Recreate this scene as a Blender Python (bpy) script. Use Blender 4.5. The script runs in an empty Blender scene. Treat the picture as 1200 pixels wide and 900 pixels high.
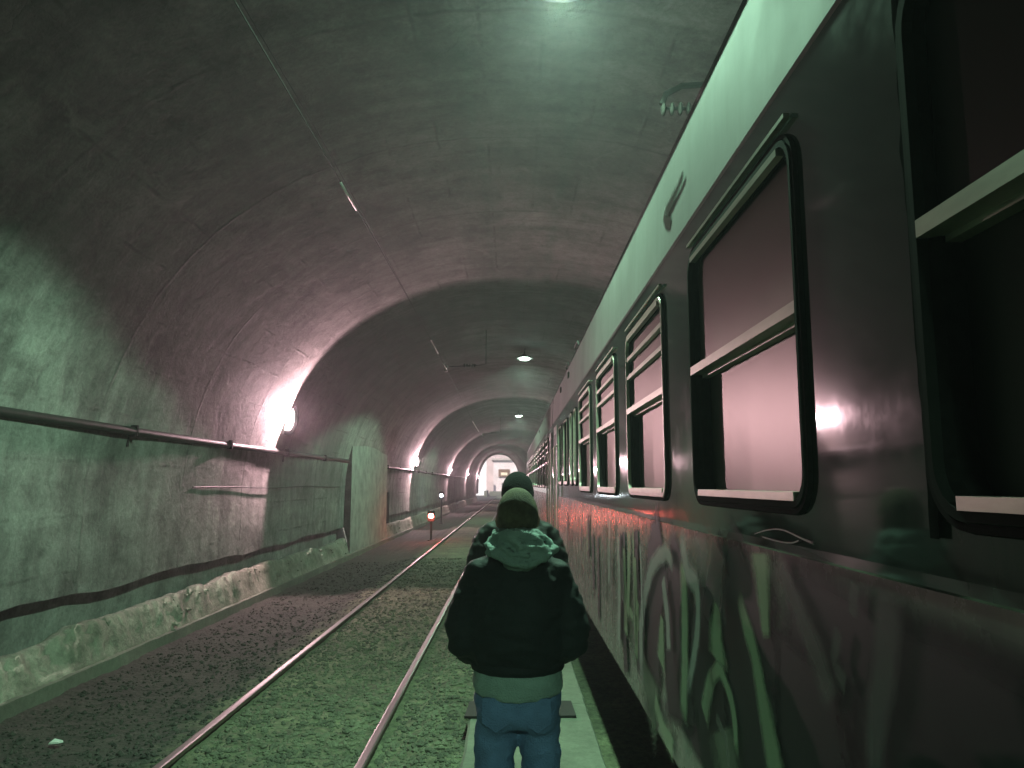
import bpy, bmesh, math, random
from mathutils import Vector, noise
R = math.radians
random.seed(7)
S = bpy.context.scene
COL = S.collection
PI = math.pi

# ------------------------------------------------------------------ camera, sky, sun, exposure
cam_d = bpy.data.cameras.new('camera'); cam = bpy.data.objects.new('camera', cam_d); COL.objects.link(cam)
cam_d.sensor_width = 36; cam_d.lens = 26.7; cam_d.clip_end = 3000; cam_d.clip_start = 0.05
cam.location = (0, 0, 2.0); cam.rotation_euler = (R(97.55), 0, 0)
S.camera = cam
W = bpy.data.worlds.new('World'); S.world = W; W.use_nodes = True
nt = W.node_tree; nt.nodes.clear()
sky = nt.nodes.new('ShaderNodeTexSky'); sky.sky_type = 'NISHITA'; sky.sun_disc = False
sky.sun_elevation = R(42); sky.sun_rotation = R(195)
bg = nt.nodes.new('ShaderNodeBackground'); bg.inputs[1].default_value = 0.15
wo = nt.nodes.new('ShaderNodeOutputWorld')
nt.links.new(sky.outputs[0], bg.inputs[0]); nt.links.new(bg.outputs[0], wo.inputs[0])
sd = bpy.data.lights.new('sun', 'SUN'); sd.energy = 5.0; sd.angle = R(0.5); sd.color = (1, .95, .88)
sun = bpy.data.objects.new('sun', sd); COL.objects.link(sun)
az, el = R(195), R(42)
sdir = Vector((math.sin(az)*math.cos(el), math.cos(az)*math.cos(el), math.sin(el)))
sun.rotation_euler = sdir.to_track_quat('Z', 'Y').to_euler(); sun.location = (0, 100, 60)
S.view_settings.view_transform = 'Standard'; S.view_settings.look = 'None'
S.view_settings.exposure = 0.70; S.view_settings.gamma = 1.0
S.render.engine = 'CYCLES'
S.cycles.max_bounces = 6; S.cycles.diffuse_bounces = 1; S.cycles.glossy_bounces = 4
S.cycles.transparent_max_bounces = 8; S.cycles.volume_bounces = 0
S.cycles.caustics_reflective = False; S.cycles.caustics_refractive = False
S.cycles.sample_clamp_indirect = 4.0
S.cycles.use_denoising = True
# lamp strengths and colours, used by the lamp builders below
CEIL_W, CEIL_UP = 365, 3.4
FLOOD_W = 290
GREEN = (0.52, 1.0, 0.66)
PINK = (1.0, 0.62, 0.68)
HAZE = 0.0032

# ------------------------------------------------------------------ helpers
class MB:
    def __init__(s): s.v = []; s.f = []; s.m = []; s.uv = {}
    def vert(s, p): s.v.append(tuple(p)); return len(s.v)-1
    def face(s, idx, m=0): s.f.append(tuple(idx)); s.m.append(m)
    def box(s, x0, x1, y0, y1, z0, z1, m=0):
        b = len(s.v)
        for x in (x0, x1):
            for y in (y0, y1):
                for z in (z0, z1): s.v.append((x, y, z))
        for q in ((0,1,3,2),(4,6,7,5),(0,4,5,1),(2,3,7,6),(0,2,6,4),(1,5,7,3)): s.face([b+i for i in q], m)
    def loft(s, rings, close=True, cap=True, m=0):
        n = len(rings[0]); b = len(s.v)
        for r in rings: s.v.extend([tuple(p) for p in r])
        for i in range(len(rings)-1):
            for j in range(n if close else n-1):
                k = (j+1) % n
                s.face((b+i*n+j, b+i*n+k, b+(i+1)*n+k, b+(i+1)*n+j), m)
        if cap and close:
            s.face([b+j for j in reversed(range(n))], m)
            s.face([b+(len(rings)-1)*n+j for j in range(n)], m)
    def tube(s, pts, rad, n=10, m=0):
        pts = [Vector(p) for p in pts]
        rings = []; up = None
        for i, p in enumerate(pts):
            t = (pts[min(i+1, len(pts)-1)] - pts[max(i-1, 0)]).normalized()
            if up is None:
                up = Vector((0,0,1)) if abs(t.z) < .9 else Vector((0,1,0))
            a = t.cross(up).normalized(); b = a.cross(t).normalized(); up = b
            r = rad[i] if isinstance(rad, (list, tuple)) else rad
            rings.append([p + a*math.cos(2*PI*k/n)*r + b*math.sin(2*PI*k/n)*r for k in range(n)])
        s.loft(rings, m=m)
    def ellip(s, c, r, nu=16, nv=10, m=0):
        rings = []
        for i in range(1, nv):
            ph = PI*i/nv
            rings.append([(c[0]+r[0]*math.sin(ph)*math.cos(2*PI*k/nu), c[1]+r[1]*math.sin(ph)*math.sin(2*PI*k/nu), c[2]-r[2]*math.cos(ph)) for k in range(nu)])
        s.loft(rings, m=m)
    def build(s, name, mats, parent=None, smooth=False, loc=None):
        me = bpy.data.meshes.new(name); me.from_pydata(s.v, [], s.f)
        if not isinstance(mats, (list, tuple)): mats = [mats]
        for mt in mats: me.materials.append(mt)
        me.polygons.foreach_set('material_index', s.m)
        bm = bmesh.new(); bm.from_mesh(me); bmesh.ops.recalc_face_normals(bm, faces=bm.faces); bm.to_mesh(me); bm.free()
        if smooth: me.polygons.foreach_set('use_smooth', [True]*len(me.polygons))
        o = bpy.data.objects.new(name, me); COL.objects.link(o)
        if parent: o.parent = parent
        if loc: o.location = loc
        return o
def tag(o, label=None, cat=None, group=None, kind=None):
    if label: o['label'] = label
    if cat: o['category'] = cat
    if group: o['group'] = group
    if kind: o['kind'] = kind
    return o
def empty(name, loc=(0,0,0), rz=0):
    o = bpy.data.objects.new(name, None); COL.objects.link(o); o.location = loc; o.rotation_euler = (0,0,rz)
    o.empty_display_size = .2
    return o
def kids(o): return [c for c in bpy.data.objects if c.parent == o]
def copy_tree(o, parent=None):
    c = o.copy(); COL.objects.link(c); c.parent = parent
    for ch in kids(o): copy_tree(ch, c)
    return c

# ------------------------------------------------------------------ materials
def mat(name, col=(.5,.5,.5), rough=.7, metal=0, coat=0, spec=.5, nscale=0, namt=.3, bump=0, bscale=20, emit=None, estr=0, col2=None, stretch=(1,1,1)):
    m = bpy.data.materials.new(name); m.use_nodes = True
    t = m.node_tree; p = t.nodes['Principled BSDF']
    p.inputs['Base Color'].default_value = (*col, 1); p.inputs['Roughness'].default_value = rough
    p.inputs['Metallic'].default_value = metal; p.inputs['Coat Weight'].default_value = coat
    p.inputs['Coat Roughness'].default_value = .15
    p.inputs['Specular IOR Level'].default_value = spec
    if emit: p.inputs['Emission Color'].default_value = (*emit, 1); p.inputs['Emission Strength'].default_value = estr
    if nscale or bump:
        tc = t.nodes.new('ShaderNodeTexCoord'); mp = t.nodes.new('ShaderNodeMapping'); mp.inputs['Scale'].default_value = stretch
        t.links.new(tc.outputs['Object'], mp.inputs[0])
    if nscale:
        n = t.nodes.new('ShaderNodeTexNoise'); n.inputs['Scale'].default_value = nscale; n.inputs['Detail'].default_value = 8; n.inputs['Roughness'].default_value = .62
        t.links.new(mp.outputs[0], n.inputs[0])
        r = t.nodes.new('ShaderNodeValToRGB'); r.color_ramp.elements[0].position = .33; r.color_ramp.elements[1].position = .68
        c2 = col2 or tuple(c*(1-namt) for c in col)
        r.color_ramp.elements[0].color = (*c2, 1); r.color_ramp.elements[1].color = (*col, 1)
        t.links.new(n.outputs[0], r.inputs[0]); t.links.new(r.outputs[0], p.inputs['Base Color'])
    if bump:
        n2 = t.nodes.new('ShaderNodeTexNoise'); n2.inputs['Scale'].default_value = bscale; n2.inputs['Detail'].default_value = 6
        b = t.nodes.new('ShaderNodeBump'); b.inputs['Strength'].default_value = bump; b.inputs['Distance'].default_value = .02
        t.links.new(mp.outputs[0], n2.inputs[0]); t.links.new(n2.outputs[0], b.inputs['Height']); t.links.new(b.outputs[0], p.inputs['Normal'])
    return m

class NG:  # small node-building helper
    def __init__(s, name):
        s.m = bpy.data.materials.new(name); s.m.use_nodes = True; s.t = s.m.node_tree; s.p = s.t.nodes['Principled BSDF']
        s.tc = s.t.nodes.new('ShaderNodeTexCoord')
    def n(s, kind, **kw):
        nd = s.t.nodes.new(kind)
        for k, v in kw.items():
            if k.startswith('i_'):
                k = k[2:]; k = int(k) if k.isdigit() else k.replace('_', ' ')
                if isinstance(v, bpy.types.NodeSocket): s.t.links.new(v, nd.inputs[k])
                else: nd.inputs[k].default_value = v
            else: setattr(nd, k, v)
        return nd
    def map(s, scale, src='Object', loc=(0,0,0)): return s.n('ShaderNodeMapping', i_0=s.tc.outputs[src], i_Scale=scale, i_Location=loc).outputs[0]
    def noise(s, vec, scale, detail=8, rough=.6, dist=0): return s.n('ShaderNodeTexNoise', i_Vector=vec, i_Scale=scale, i_Detail=detail, i_Roughness=rough, i_Distortion=dist).outputs[0]
    def ramp(s, fac, *stops):
        r = s.n('ShaderNodeValToRGB', i_0=fac); e = r.color_ramp.elements
        while len(e) < len(stops): e.new(.5)
        for el, (pos, c) in zip(e, stops):
            el.position = pos; el.color = (c, c, c, 1) if not isinstance(c, tuple) else (*c, 1)
        return r.outputs[0]
    def math(s, op, a, b=0, c=0): return s.n('ShaderNodeMath', operation=op, i_0=a, i_1=b, i_2=c).outputs[0]
    def mix(s, fac, a, b, blend='MIX'):
        nd = s.t.nodes.new('ShaderNodeMix'); nd.data_type = 'RGBA'; nd.blend_type = blend
        for i, v in ((0, fac), (6, a), (7, b)):
            if isinstance(v, bpy.types.NodeSocket): s.t.links.new(v, nd.inputs[i])
            else: nd.inputs[i].default_value = v if i == 0 else (*v, 1)
        return nd.outputs[2]
    def out(s, col=None, rough=None, height=None, strength=.5, dist=.02):
        if col is not None: s.t.links.new(col, s.p.inputs['Base Color'])
        if rough is not None:
            if isinstance(rough, (int, float)): s.p.inputs['Roughness'].default_value = rough
            else: s.t.links.new(rough, s.p.inputs['Roughness'])
        if height is not None:
            b = s.n('ShaderNodeBump', i_Height=height, i_Strength=strength, i_Distance=dist); s.t.links.new(b.outputs[0], s.p.inputs['Normal'])
        return s.m

# tunnel lining concrete: UV = (metres along the tunnel, metres round the arch)
def lining():
    g = NG('tunnel_concrete')
    ob = g.map((1,1,1)); uv = g.map((1,1,1), 'UV')
    big = g.noise(ob, .35, 6, .6, .4); mid = g.noise(ob, 1.7, 9, .68); fine = g.noise(ob, 22, 6, .7)
    col = g.ramp(big, (.3, (.13,.125,.115)), (.5, (.22,.215,.20)), (.72, (.33,.325,.30)))
    col = g.mix(1.0, col, g.ramp(mid, (.28, .35), (.48, .95), (.75, 1.35)), 'MULTIPLY')
    col = g.mix(.8, col, g.ramp(fine, (.3, .65), (.7, 1.2)), 'MULTIPLY')
    # water streaks running down the arch
    st = g.noise(g.map((2.2, .16, 1), 'UV'), 1.0, 7, .65, .3)
    col = g.mix(.75, col, g.ramp(st, (.36, .55), (.55, 1.0), (.75, 1.2)), 'MULTIPLY')
    # soot streaks along the length of the arch
    so = g.noise(g.map((.05, 1.0, 1), 'UV'), 1.1, 6, .6, .2)
    col = g.mix(.55, col, g.ramp(so, (.35, .5), (.6, 1.1)), 'MULTIPLY')
    b2 = g.noise(ob, 4.2, 7, .7, .5)
    col = g.mix(.6, col, g.ramp(b2, (.32, .45), (.5, 1.0), (.7, 1.4)), 'MULTIPLY')
    # pale lime bloom
    li = g.noise(ob, .9, 10, .7, 1.2)
    col = g.mix(g.ramp(li, (.60, 0.0), (.72, .55)), col, (.40,.385,.36))
    # shade of the unlit upper vault painted in: haunches darkened, lower walls lightened
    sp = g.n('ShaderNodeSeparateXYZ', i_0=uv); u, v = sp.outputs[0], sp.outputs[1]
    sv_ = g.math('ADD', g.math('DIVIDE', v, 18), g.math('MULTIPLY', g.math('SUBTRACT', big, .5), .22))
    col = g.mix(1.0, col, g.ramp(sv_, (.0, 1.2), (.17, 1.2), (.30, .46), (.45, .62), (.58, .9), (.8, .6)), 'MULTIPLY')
    wob = g.math('MULTIPLY', g.noise(ob, .8, 3), .35)
    su = g.math('ADD', u, g.math('MULTIPLY', g.noise(ob, 2.5, 4), .10))
    ring = g.math('ABSOLUTE', g.math('SUBTRACT', g.math('FRACT', g.math('DIVIDE', su, 2.6)), .5))
    rl = g.ramp(ring, (.0, 1.0), (.006, .8), (.014, 0.0))
    sv = g.math('ADD', v, g.math('MULTIPLY', g.noise(ob, 3.5, 4), .06))
    lon = g.math('ABSOLUTE', g.math('SUBTRACT', g.math('FRACT', g.math('DIVIDE', sv, .62)), .5))
    ll = g.math('MULTIPLY', g.ramp(lon, (.0, 1.0), (.02, .7), (.045, 0.0)), g.ramp(g.noise(ob, .9, 5, .7), (.5, 0.0), (.62, 1.0)))
    rl2 = g.math('MULTIPLY', rl, g.ramp(g.noise(ob, .7, 5, .7), (.4, .1), (.6, .9)))
    cr = g.n('ShaderNodeTexVoronoi', feature='DISTANCE_TO_EDGE', i_Vector=g.n('ShaderNodeVectorMath', operation='ADD', i_0=ob, i_1=g.n('ShaderNodeTexNoise', i_Vector=ob, i_Scale=1.5, i_Detail=5).outputs[1]).outputs[0], i_Scale=.35).outputs[0]
    crk = g.math('MULTIPLY', g.ramp(cr, (.0, .5), (.002, .3), (.005, 0.0)), g.ramp(g.noise(ob, .45, 4, .6), (.52, 0.0), (.62, 1.0)))
    lines = g.math('MAXIMUM', g.math('MAXIMUM', ll, rl2), crk)
    col = g.mix(g.math('MULTIPLY', lines, .6), col, (.03,.028,.026))
    h = g.math('SUBTRACT', g.math('ADD', g.math('MULTIPLY', g.math('ADD', mid, b2), 1.1), g.math('MULTIPLY', fine, .35)), g.math('MULTIPLY', lines, .35))
    return g.out(col, .85, h, .42, .04)
M = {}
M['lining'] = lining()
def rubble():
    g = NG('rubble_stone'); ob = g.map((1,1,1))
    a = g.noise(ob, 1.3, 8, .65); b = g.noise(ob, 9, 8, .7)
    c = g.mix(1, g.ramp(a, (.3, (.12,.125,.09)), (.65, (.34,.34,.27))), g.ramp(b, (.3, .55), (.7, 1.25)), 'MULTIPLY')
    return g.out(c, .9, g.math('ADD', a, g.math('MULTIPLY', b, .5)), .9, .06)
M['rubble'] = rubble()
def ground():
    g = NG('ground_ballast'); ob = g.map((1,1,1))
    sp = g.n('ShaderNodeSeparateXYZ', i_0=ob)
    xx = g.math('ADD', sp.outputs[0], g.math('MULTIPLY', g.math('SUBTRACT', g.noise(ob, 1.6, 6, .7), .5), .9))
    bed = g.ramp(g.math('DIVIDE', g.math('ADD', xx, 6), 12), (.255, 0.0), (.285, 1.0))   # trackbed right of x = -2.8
    a = g.noise(ob, 1.6, 8, .65); b = g.noise(ob, 14, 5, .6); e = g.noise(ob, 60, 4, .7)
    moss = g.mix(1, g.ramp(a, (.28, (.045,.052,.03)), (.68, (.15,.16,.09))), g.ramp(b, (.3, .45), (.7, 1.35)), 'MULTIPLY')
    trough = g.mix(1, g.ramp(a, (.3, (.018,.019,.014)), (.7, (.045,.046,.034))), g.ramp(b, (.3, .7), (.7, 1.2)), 'MULTIPLY')  # darker ground left of the trackbed
    c = g.mix(bed, trough, moss)
    vo = g.n('ShaderNodeTexVoronoi', i_Vector=ob, i_Scale=22).outputs[0]
    h = g.math('ADD', g.math('MULTIPLY', b, 1.0), g.math('ADD', g.math('MULTIPLY', e, .4), g.math('MULTIPLY', vo, .5)))
    return g.out(c, .92, h, .8, .035)
M['ground'] = ground()
def slab():
    g = NG('walkway_concrete'); ob = g.map((1,1,1))
    a = g.noise(ob, 1.1, 8, .65); b = g.noise(ob, 18, 6, .7)
    c = g.mix(1, g.ramp(a, (.3, (.08,.085,.065)), (.7, (.165,.18,.135))), g.ramp(b, (.3, .75), (.7, 1.15)), 'MULTIPLY')
    return g.out(c, .88, g.math('ADD', a, b), .5, .015)
M['slab'] = slab()
M['plaster'] = mat('pale_render', (.36,.38,.34), .85, nscale=2.2, namt=.5, bump=.5, bscale=14)
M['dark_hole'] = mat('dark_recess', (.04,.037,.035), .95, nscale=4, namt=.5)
M['rail_top'] = mat('rail_polished_steel', (.17,.17,.16), .45, metal=.9, nscale=3, namt=.35, stretch=(6,.4,1))
M['rail_rust'] = mat('rail_rust', (.11,.075,.05), .85, nscale=12, namt=.5, bump=.4)
M['pipe'] = mat('pipe_paint', (.028,.029,.026), .6, nscale=8, namt=.5)
M['cable'] = mat('cable_rubber', (.02,.02,.02), .6)
M['wire'] = mat('contact_wire_metal', (.012,.011,.01), .6, metal=0, spec=.2)
M['glint'] = mat('wire_glint', (.85,.83,.8), .45, metal=.5)  # bright metal standing in for lamp glints on the wire
M['iron'] = mat('sooty_iron', (.014,.014,.013), .85, spec=.2, nscale=10)
M['porcelain'] = mat('insulator_glaze', (.010,.009,.008), .8, spec=.2)
M['lamp_shell'] = mat('lamp_enamel', (.18,.19,.18), .5, nscale=9)
M['bulb_green'] = mat('bulb_cool', (.9,1,.9), .5, emit=(.78,1,.85), estr=30)
M['bulb_pink'] = mat('bulb_warm', (1,.9,.85), .5, emit=(1,.84,.82), estr=7)
M['bulb_red'] = mat('signal_red', (1,.1,.08), .5, emit=(1,.16,.12), estr=110)
M['bulb_white'] = mat('signal_white', (1,1,1), .5, emit=(.85,.95,1), estr=14)
M['black'] = mat('black_paint', (.015,.015,.016), .5)
def paint(name, base, dirt, rough, bandy=False, streak=.6):
    g = NG(name); ob = g.map((1,1,1))
    st = g.noise(g.map((1, 1.6, .09)), 3.0, 8, .65, .2)       # rain and brake-dust streaks down the side
    bl = g.noise(ob, 1.1, 7, .65)
    f = g.math('MULTIPLY', g.ramp(st, (.42, 0.0), (.68, 1.0)), streak)
    c = g.mix(f, base, dirt)
    c = g.mix(1, c, g.ramp(bl, (.3, .7), (.7, 1.2)), 'MULTIPLY')
    ro = g.math('ADD', g.math('MULTIPLY', g.noise(ob, 5, 8, .7), .18), rough-.06)
    wav = g.noise(g.map((1, .9, .5)), 1.0, 2, .4)
    fi = g.noise(ob, 60, 4, .6)
    g.out(c, ro, g.math('ADD', wav, g.math('MULTIPLY', fi, .006)), .16, .02)
    g.p.inputs['Specular IOR Level'].default_value = .55
    return g.m
M['coach_upper'] = paint('coach_dark_paint', (.026,.036,.034), (.055,.055,.048), .05, streak=.5)
M['coach_band'] = paint('coach_pale_band', (.13,.14,.13), (.09,.09,.08), .75, streak=.55)
M['coach_lower'] = paint('coach_lower_paint', (.16,.15,.148), (.27,.24,.225), .24, streak=.85)
M['coach_roof'] = mat('coach_roof_paint', (.07,.072,.07), .6, nscale=2, namt=.5)
M['coach_door'] = paint('coach_door_paint', (.22,.235,.215), (.16,.15,.13), .28, streak=.5)  # pale door tone paints in the bright reflection at the coach end
M['alu'] = mat('window_aluminium', (.36,.36,.29), .38, metal=.55, nscale=14, namt=.3, stretch=(1,.3,1))
M['dark_alu'] = mat('window_dark_metal', (.015,.016,.015), .95, spec=.05, nscale=14)
M['rubber'] = mat('gasket_rubber', (.010,.010,.010), .95, spec=.05, nscale=30, namt=.5)
M['reveal'] = mat('window_reveal', (.025,.023,.022), .6)
M['curtain'] = mat('curtain_cloth', (.20,.165,.14), .9, nscale=3, namt=.4, stretch=(1,1,.3))
M['under'] = mat('underframe_grime', (.02,.019,.018), .8, nscale=6)
def glass(name='window_glass', film=.72, refl=(.20,.185,.175,1)):
    m = bpy.data.materials.new(name); m.use_nodes = True; t = m.node_tree; t.nodes.clear()
    o = t.nodes.new('ShaderNodeOutputMaterial'); mx = t.nodes.new('ShaderNodeMixShader')
    tr = t.nodes.new('ShaderNodeBsdfTransparent'); tr.inputs[0].default_value = (.55,.5,.46,1)
    gl = t.nodes.new('ShaderNodeBsdfGlossy'); gl.inputs['Roughness'].default_value = .40; gl.inputs[0].default_value = refl
    fr = t.nodes.new('ShaderNodeFresnel'); fr.inputs[0].default_value = 2.0
    tc = t.nodes.new('ShaderNodeTexCoord'); n = t.nodes.new('ShaderNodeTexNoise'); n.inputs['Scale'].default_value = 3.0; n.inputs['Detail'].default_value = 2
    b = t.nodes.new('ShaderNodeBump'); b.inputs['Strength'].default_value = .12; b.inputs['Distance'].default_value = .02
    t.links.new(tc.outputs['Object'], n.inputs[0]); t.links.new(n.outputs[0], b.inputs['Height']); t.links.new(b.outputs[0], gl.inputs['Normal'])
    t.links.new(fr.outputs[0], mx.inputs[0]); 
    df = t.nodes.new('ShaderNodeBsdfDiffuse'); dn = t.nodes.new('ShaderNodeTexNoise'); dn.inputs['Scale'].default_value = 2.2; dn.inputs['Detail'].default_value = 6
    dr = t.nodes.new('ShaderNodeValToRGB'); dr.color_ramp.elements[0].position = .3; dr.color_ramp.elements[1].position = .7
    dr.color_ramp.elements[0].color = (.42,.38,.36,1); dr.color_ramp.elements[1].color = (.66,.59,.56,1)
    t.links.new(tc.outputs['Object'], dn.inputs[0]); t.links.new(dn.outputs[0], dr.inputs[0]); t.links.new(dr.outputs[0], df.inputs[0])
    m2 = t.nodes.new('ShaderNodeMixShader'); m2.inputs[0].default_value = film; t.links.new(tr.outputs[0], m2.inputs[1]); t.links.new(df.outputs[0], m2.inputs[2])  # diffuse film paints in the pale sheen of the reflected wall
    t.links.new(m2.outputs[0], mx.inputs[1]); t.links.new(gl.outputs[0], mx.inputs[2]); t.links.new(mx.outputs[0], o.inputs[0])
    return m
M['glass'] = glass()
M['glass_dark'] = glass('dark_window_glass', .03, (.07,.06,.06,1))  # darker glass for the nearest windows, with hardly any diffuse film
def spray(name, col, strength=.85, lo_=.33, hi_=.62):
    m = bpy.data.materials.new(name); m.use_nodes = True; t = m.node_tree; p = t.nodes['Principled BSDF']
    p.inputs['Base Color'].default_value = (*col, 1); p.inputs['Roughness'].default_value = .33
    uv = t.nodes.new('ShaderNodeUVMap'); sp = t.nodes.new('ShaderNodeSeparateXYZ'); t.links.new(uv.outputs[0], sp.inputs[0])
    a = t.nodes.new('ShaderNodeMath'); a.operation = 'SUBTRACT'; a.inputs[1].default_value = .5; t.links.new(sp.outputs[0], a.inputs[0])
    b = t.nodes.new('ShaderNodeMath'); b.operation = 'ABSOLUTE'; t.links.new(a.outputs[0], b.inputs[0])
    tc = t.nodes.new('ShaderNodeTexCoord'); n = t.nodes.new('ShaderNodeTexNoise'); n.inputs['Scale'].default_value = 9; n.inputs['Detail'].default_value = 7; t.links.new(tc.outputs['Object'], n.inputs[0])
    c = t.nodes.new('ShaderNodeMath'); c.operation = 'MULTIPLY_ADD'; c.inputs[1].default_value = .30; t.links.new(n.outputs[0], c.inputs[0]); t.links.new(b.outputs[0], c.inputs[2])
    r = t.nodes.new('ShaderNodeMapRange'); r.inputs[1].default_value = lo_; r.inputs[2].default_value = hi_; r.inputs[3].default_value = strength; r.inputs[4].default_value = 0
    t.links.new(c.outputs[0], r.inputs[0])
    pp = t.nodes.new('ShaderNodeMath'); pp.operation = 'PINGPONG'; pp.inputs[1].default_value = .5; t.links.new(sp.outputs[1], pp.inputs[0])
    ee = t.nodes.new('ShaderNodeMath'); ee.operation = 'MULTIPLY_ADD'; ee.use_clamp = True; ee.inputs[1].default_value = 9; ee.inputs[2].default_value = 0; t.links.new(pp.outputs[0], ee.inputs[0])
    mm = t.nodes.new('ShaderNodeMath'); mm.operation = 'MULTIPLY'; t.links.new(r.outputs[0], mm.inputs[0]); t.links.new(ee.outputs[0], mm.inputs[1]); t.links.new(mm.outputs[0], p.inputs['Alpha'])
    return m
M['sp_green'] = spray('spray_pale_green', (.30,.42,.26), .72)
M['sp_grey'] = spray('spray_silver_grey', (.10,.105,.105), .6)
M['sp_white'] = spray('spray_pale_grey', (.38,.42,.40), .75)
M['sp_dark'] = spray('spray_black', (.013,.015,.018), .98, .50, .64)
M['sp_dark'].node_tree.nodes['Principled BSDF'].inputs['Roughness'].default_value = .6
M['sp_dark'].node_tree.nodes['Principled BSDF'].inputs['Specular IOR Level'].default_value = .25
M['sp_deep'] = spray('spray_dark_green', (.03,.06,.03), .9)
def cloth(name, col, rough=.9, sc=6, bump=.6, sheen=0):
    m = mat(name, col, rough, nscale=sc, namt=.35, bump=bump, bscale=180, spec=.25)
    m.node_tree.nodes['Principled BSDF'].inputs['Sheen Weight'].default_value = sheen
    return m
M['jacket'] = cloth('jacket_black_cloth', (.014,.019,.021), .7, 5, .3)
M['jacket2'] = cloth('jacket_dark_grey_cloth', (.028,.030,.030), .6, 5, .3)
M['hoodie'] = cloth('hoodie_grey_jersey', (.40,.52,.49), .95, 8, .7)
M['jeans'] = cloth('blue_denim', (.19,.30,.56), .9, 7, .7)
M['trousers'] = cloth('dark_trousers', (.02,.02,.025), .9)
M['olive'] = cloth('olive_knit', (.14,.17,.075), .95, 40, .9)
M['blackknit'] = cloth('black_knit', (.009,.009,.010), .95, 40, .9)
M['skin'] = mat('skin', (.42,.25,.18), .55, nscale=12, namt=.15)
M['hair'] = mat('dark_hair', (.02,.014,.01), .7, nscale=60, namt=.5, bump=.8, bscale=120)
M['cropped'] = mat('cropped_hair', (.20,.17,.10), .85, nscale=22, col2=(.07,.055,.035), bump=.6, bscale=300)
M['shoe'] = mat('shoe_leather', (.02,.018,.016), .5)

# ------------------------------------------------------------------ tunnel lining
def sm(a, b, x):
    t = min(1, max(0, (x-a)/(b-a))); return t*t*(3-2*t)
YEND, YBACK = 111.0, -42.0
def section(Y):
    k = sm(58, 106, Y)
    left = -5.02 + .17*k; right = 5.12 + (1.15-5.12)*k
    return (left+right)/2, (right-left)/2
PROF = []   # (side -1..1 along x, z) as function of parameter
N_ARC = 56
def profile(Y):
    c, a = section(Y); z0, rise, n = 1.7, 4.62, 2.2
    pts = [(c-a, z) for z in (.75, 1.1, 1.4)]
    for i in range(N_ARC+1):
        th = PI - PI*i/N_ARC
        ct, s_ = math.cos(th), math.sin(th)
        x = a*math.copysign(abs(ct)**(2/n), ct); z = rise*abs(s_)**(2/n)
        pts.append((c+x, z0+z))
    pts += [(c+a, z) for z in (1.3, .8, .3, -.4)]
    return pts
ys = []
y = YBACK
while y < YEND:
    ys.append(y); y += .5 if -4 < y < 50 else 1.5
ys += [29.9, 31.3, YEND]; ys = sorted(set(round(v, 3) for v in ys))
ys = [v for v in ys if not (29.6 < v < 31.29 and v != 29.9)] 
me = bpy.data.meshes.new('tunnel_vault'); bm = bmesh.new(); uvl = bm.loops.layers.uv.new('UVMap')
rows = []
for Y in ys:
    pr = profile(Y); arc = 0; row = []
    for i, (x, z) in enumerate(pr):
        if i: arc += math.hypot(x-pr[i-1][0], z-pr[i-1][1])
        nz = noise.noise(Vector((x*.5, Y*.35, z*.5)))*.05 + noise.noise(Vector((x*1.7, Y*1.1, z*1.7)))*.018
        if i == 0: z += .07*noise.noise(Vector((Y*.7, 4.4, 0)))+.035*noise.noise(Vector((Y*2.6, 1.4, 0)))
        c, a = section(Y); d = Vector((c-x, 3-z)).normalized() if abs(x-c) > .01 else Vector((0,-1))
        row.append((bm.verts.new((x+d.x*nz, Y, z+d.y*nz)), Y, arc))
    rows.append(row)
niche = (29.9, 31.3)
for a, b in zip(rows, rows[1:]):
    for j in range(len(a)-1):
        if abs(a[0][1]-niche[0]) < .01 and j < 3: continue
        q = (a[j], a[j+1], b[j+1], b[j])
        f = bm.faces.new([v[0] for v in q]); f.smooth = True
        for l, v in zip(f.loops, q): l[uvl].uv = (v[1], v[2])
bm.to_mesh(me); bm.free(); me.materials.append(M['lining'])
vault = bpy.data.objects.new('tunnel_vault', me); COL.objects.link(vault); tag(vault, kind='structure')
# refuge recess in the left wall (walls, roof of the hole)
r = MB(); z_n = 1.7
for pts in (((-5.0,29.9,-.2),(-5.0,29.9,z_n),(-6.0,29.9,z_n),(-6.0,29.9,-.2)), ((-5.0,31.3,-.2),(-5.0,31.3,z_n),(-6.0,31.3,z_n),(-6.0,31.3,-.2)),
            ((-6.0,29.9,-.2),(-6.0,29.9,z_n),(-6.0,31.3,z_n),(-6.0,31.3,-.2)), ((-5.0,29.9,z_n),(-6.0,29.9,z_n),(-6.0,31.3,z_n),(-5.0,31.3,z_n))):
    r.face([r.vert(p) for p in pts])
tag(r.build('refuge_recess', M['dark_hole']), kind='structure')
# undercut plinth behind the rubble bank, and an added wall behind the camera to stop sky light
p = MB()
def strip(mb, prof, y0, y1, step, nzamp=0):
    n = int((y1-y0)/step); rings = []
    for i in range(n+1):
        Y = y0+(y1-y0)*i/n; rings.append([(x, Y, z) for x, z in prof])
    mb.loft(rings, close=False, cap=False)
for a, b in ((YBACK, 29.9), (31.3, YEND)):
    strip(p, [(-5.12, 1.0), (-5.20, .85), (-5.22, .3), (-5.22, -.4)], a, b, 4)
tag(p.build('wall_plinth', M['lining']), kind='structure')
e = MB(); e.box(-7, 7, YBACK-.4, YBACK, -1, 8); tag(e.build('sky_block_wall', M['lining']), kind='structure')

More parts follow.
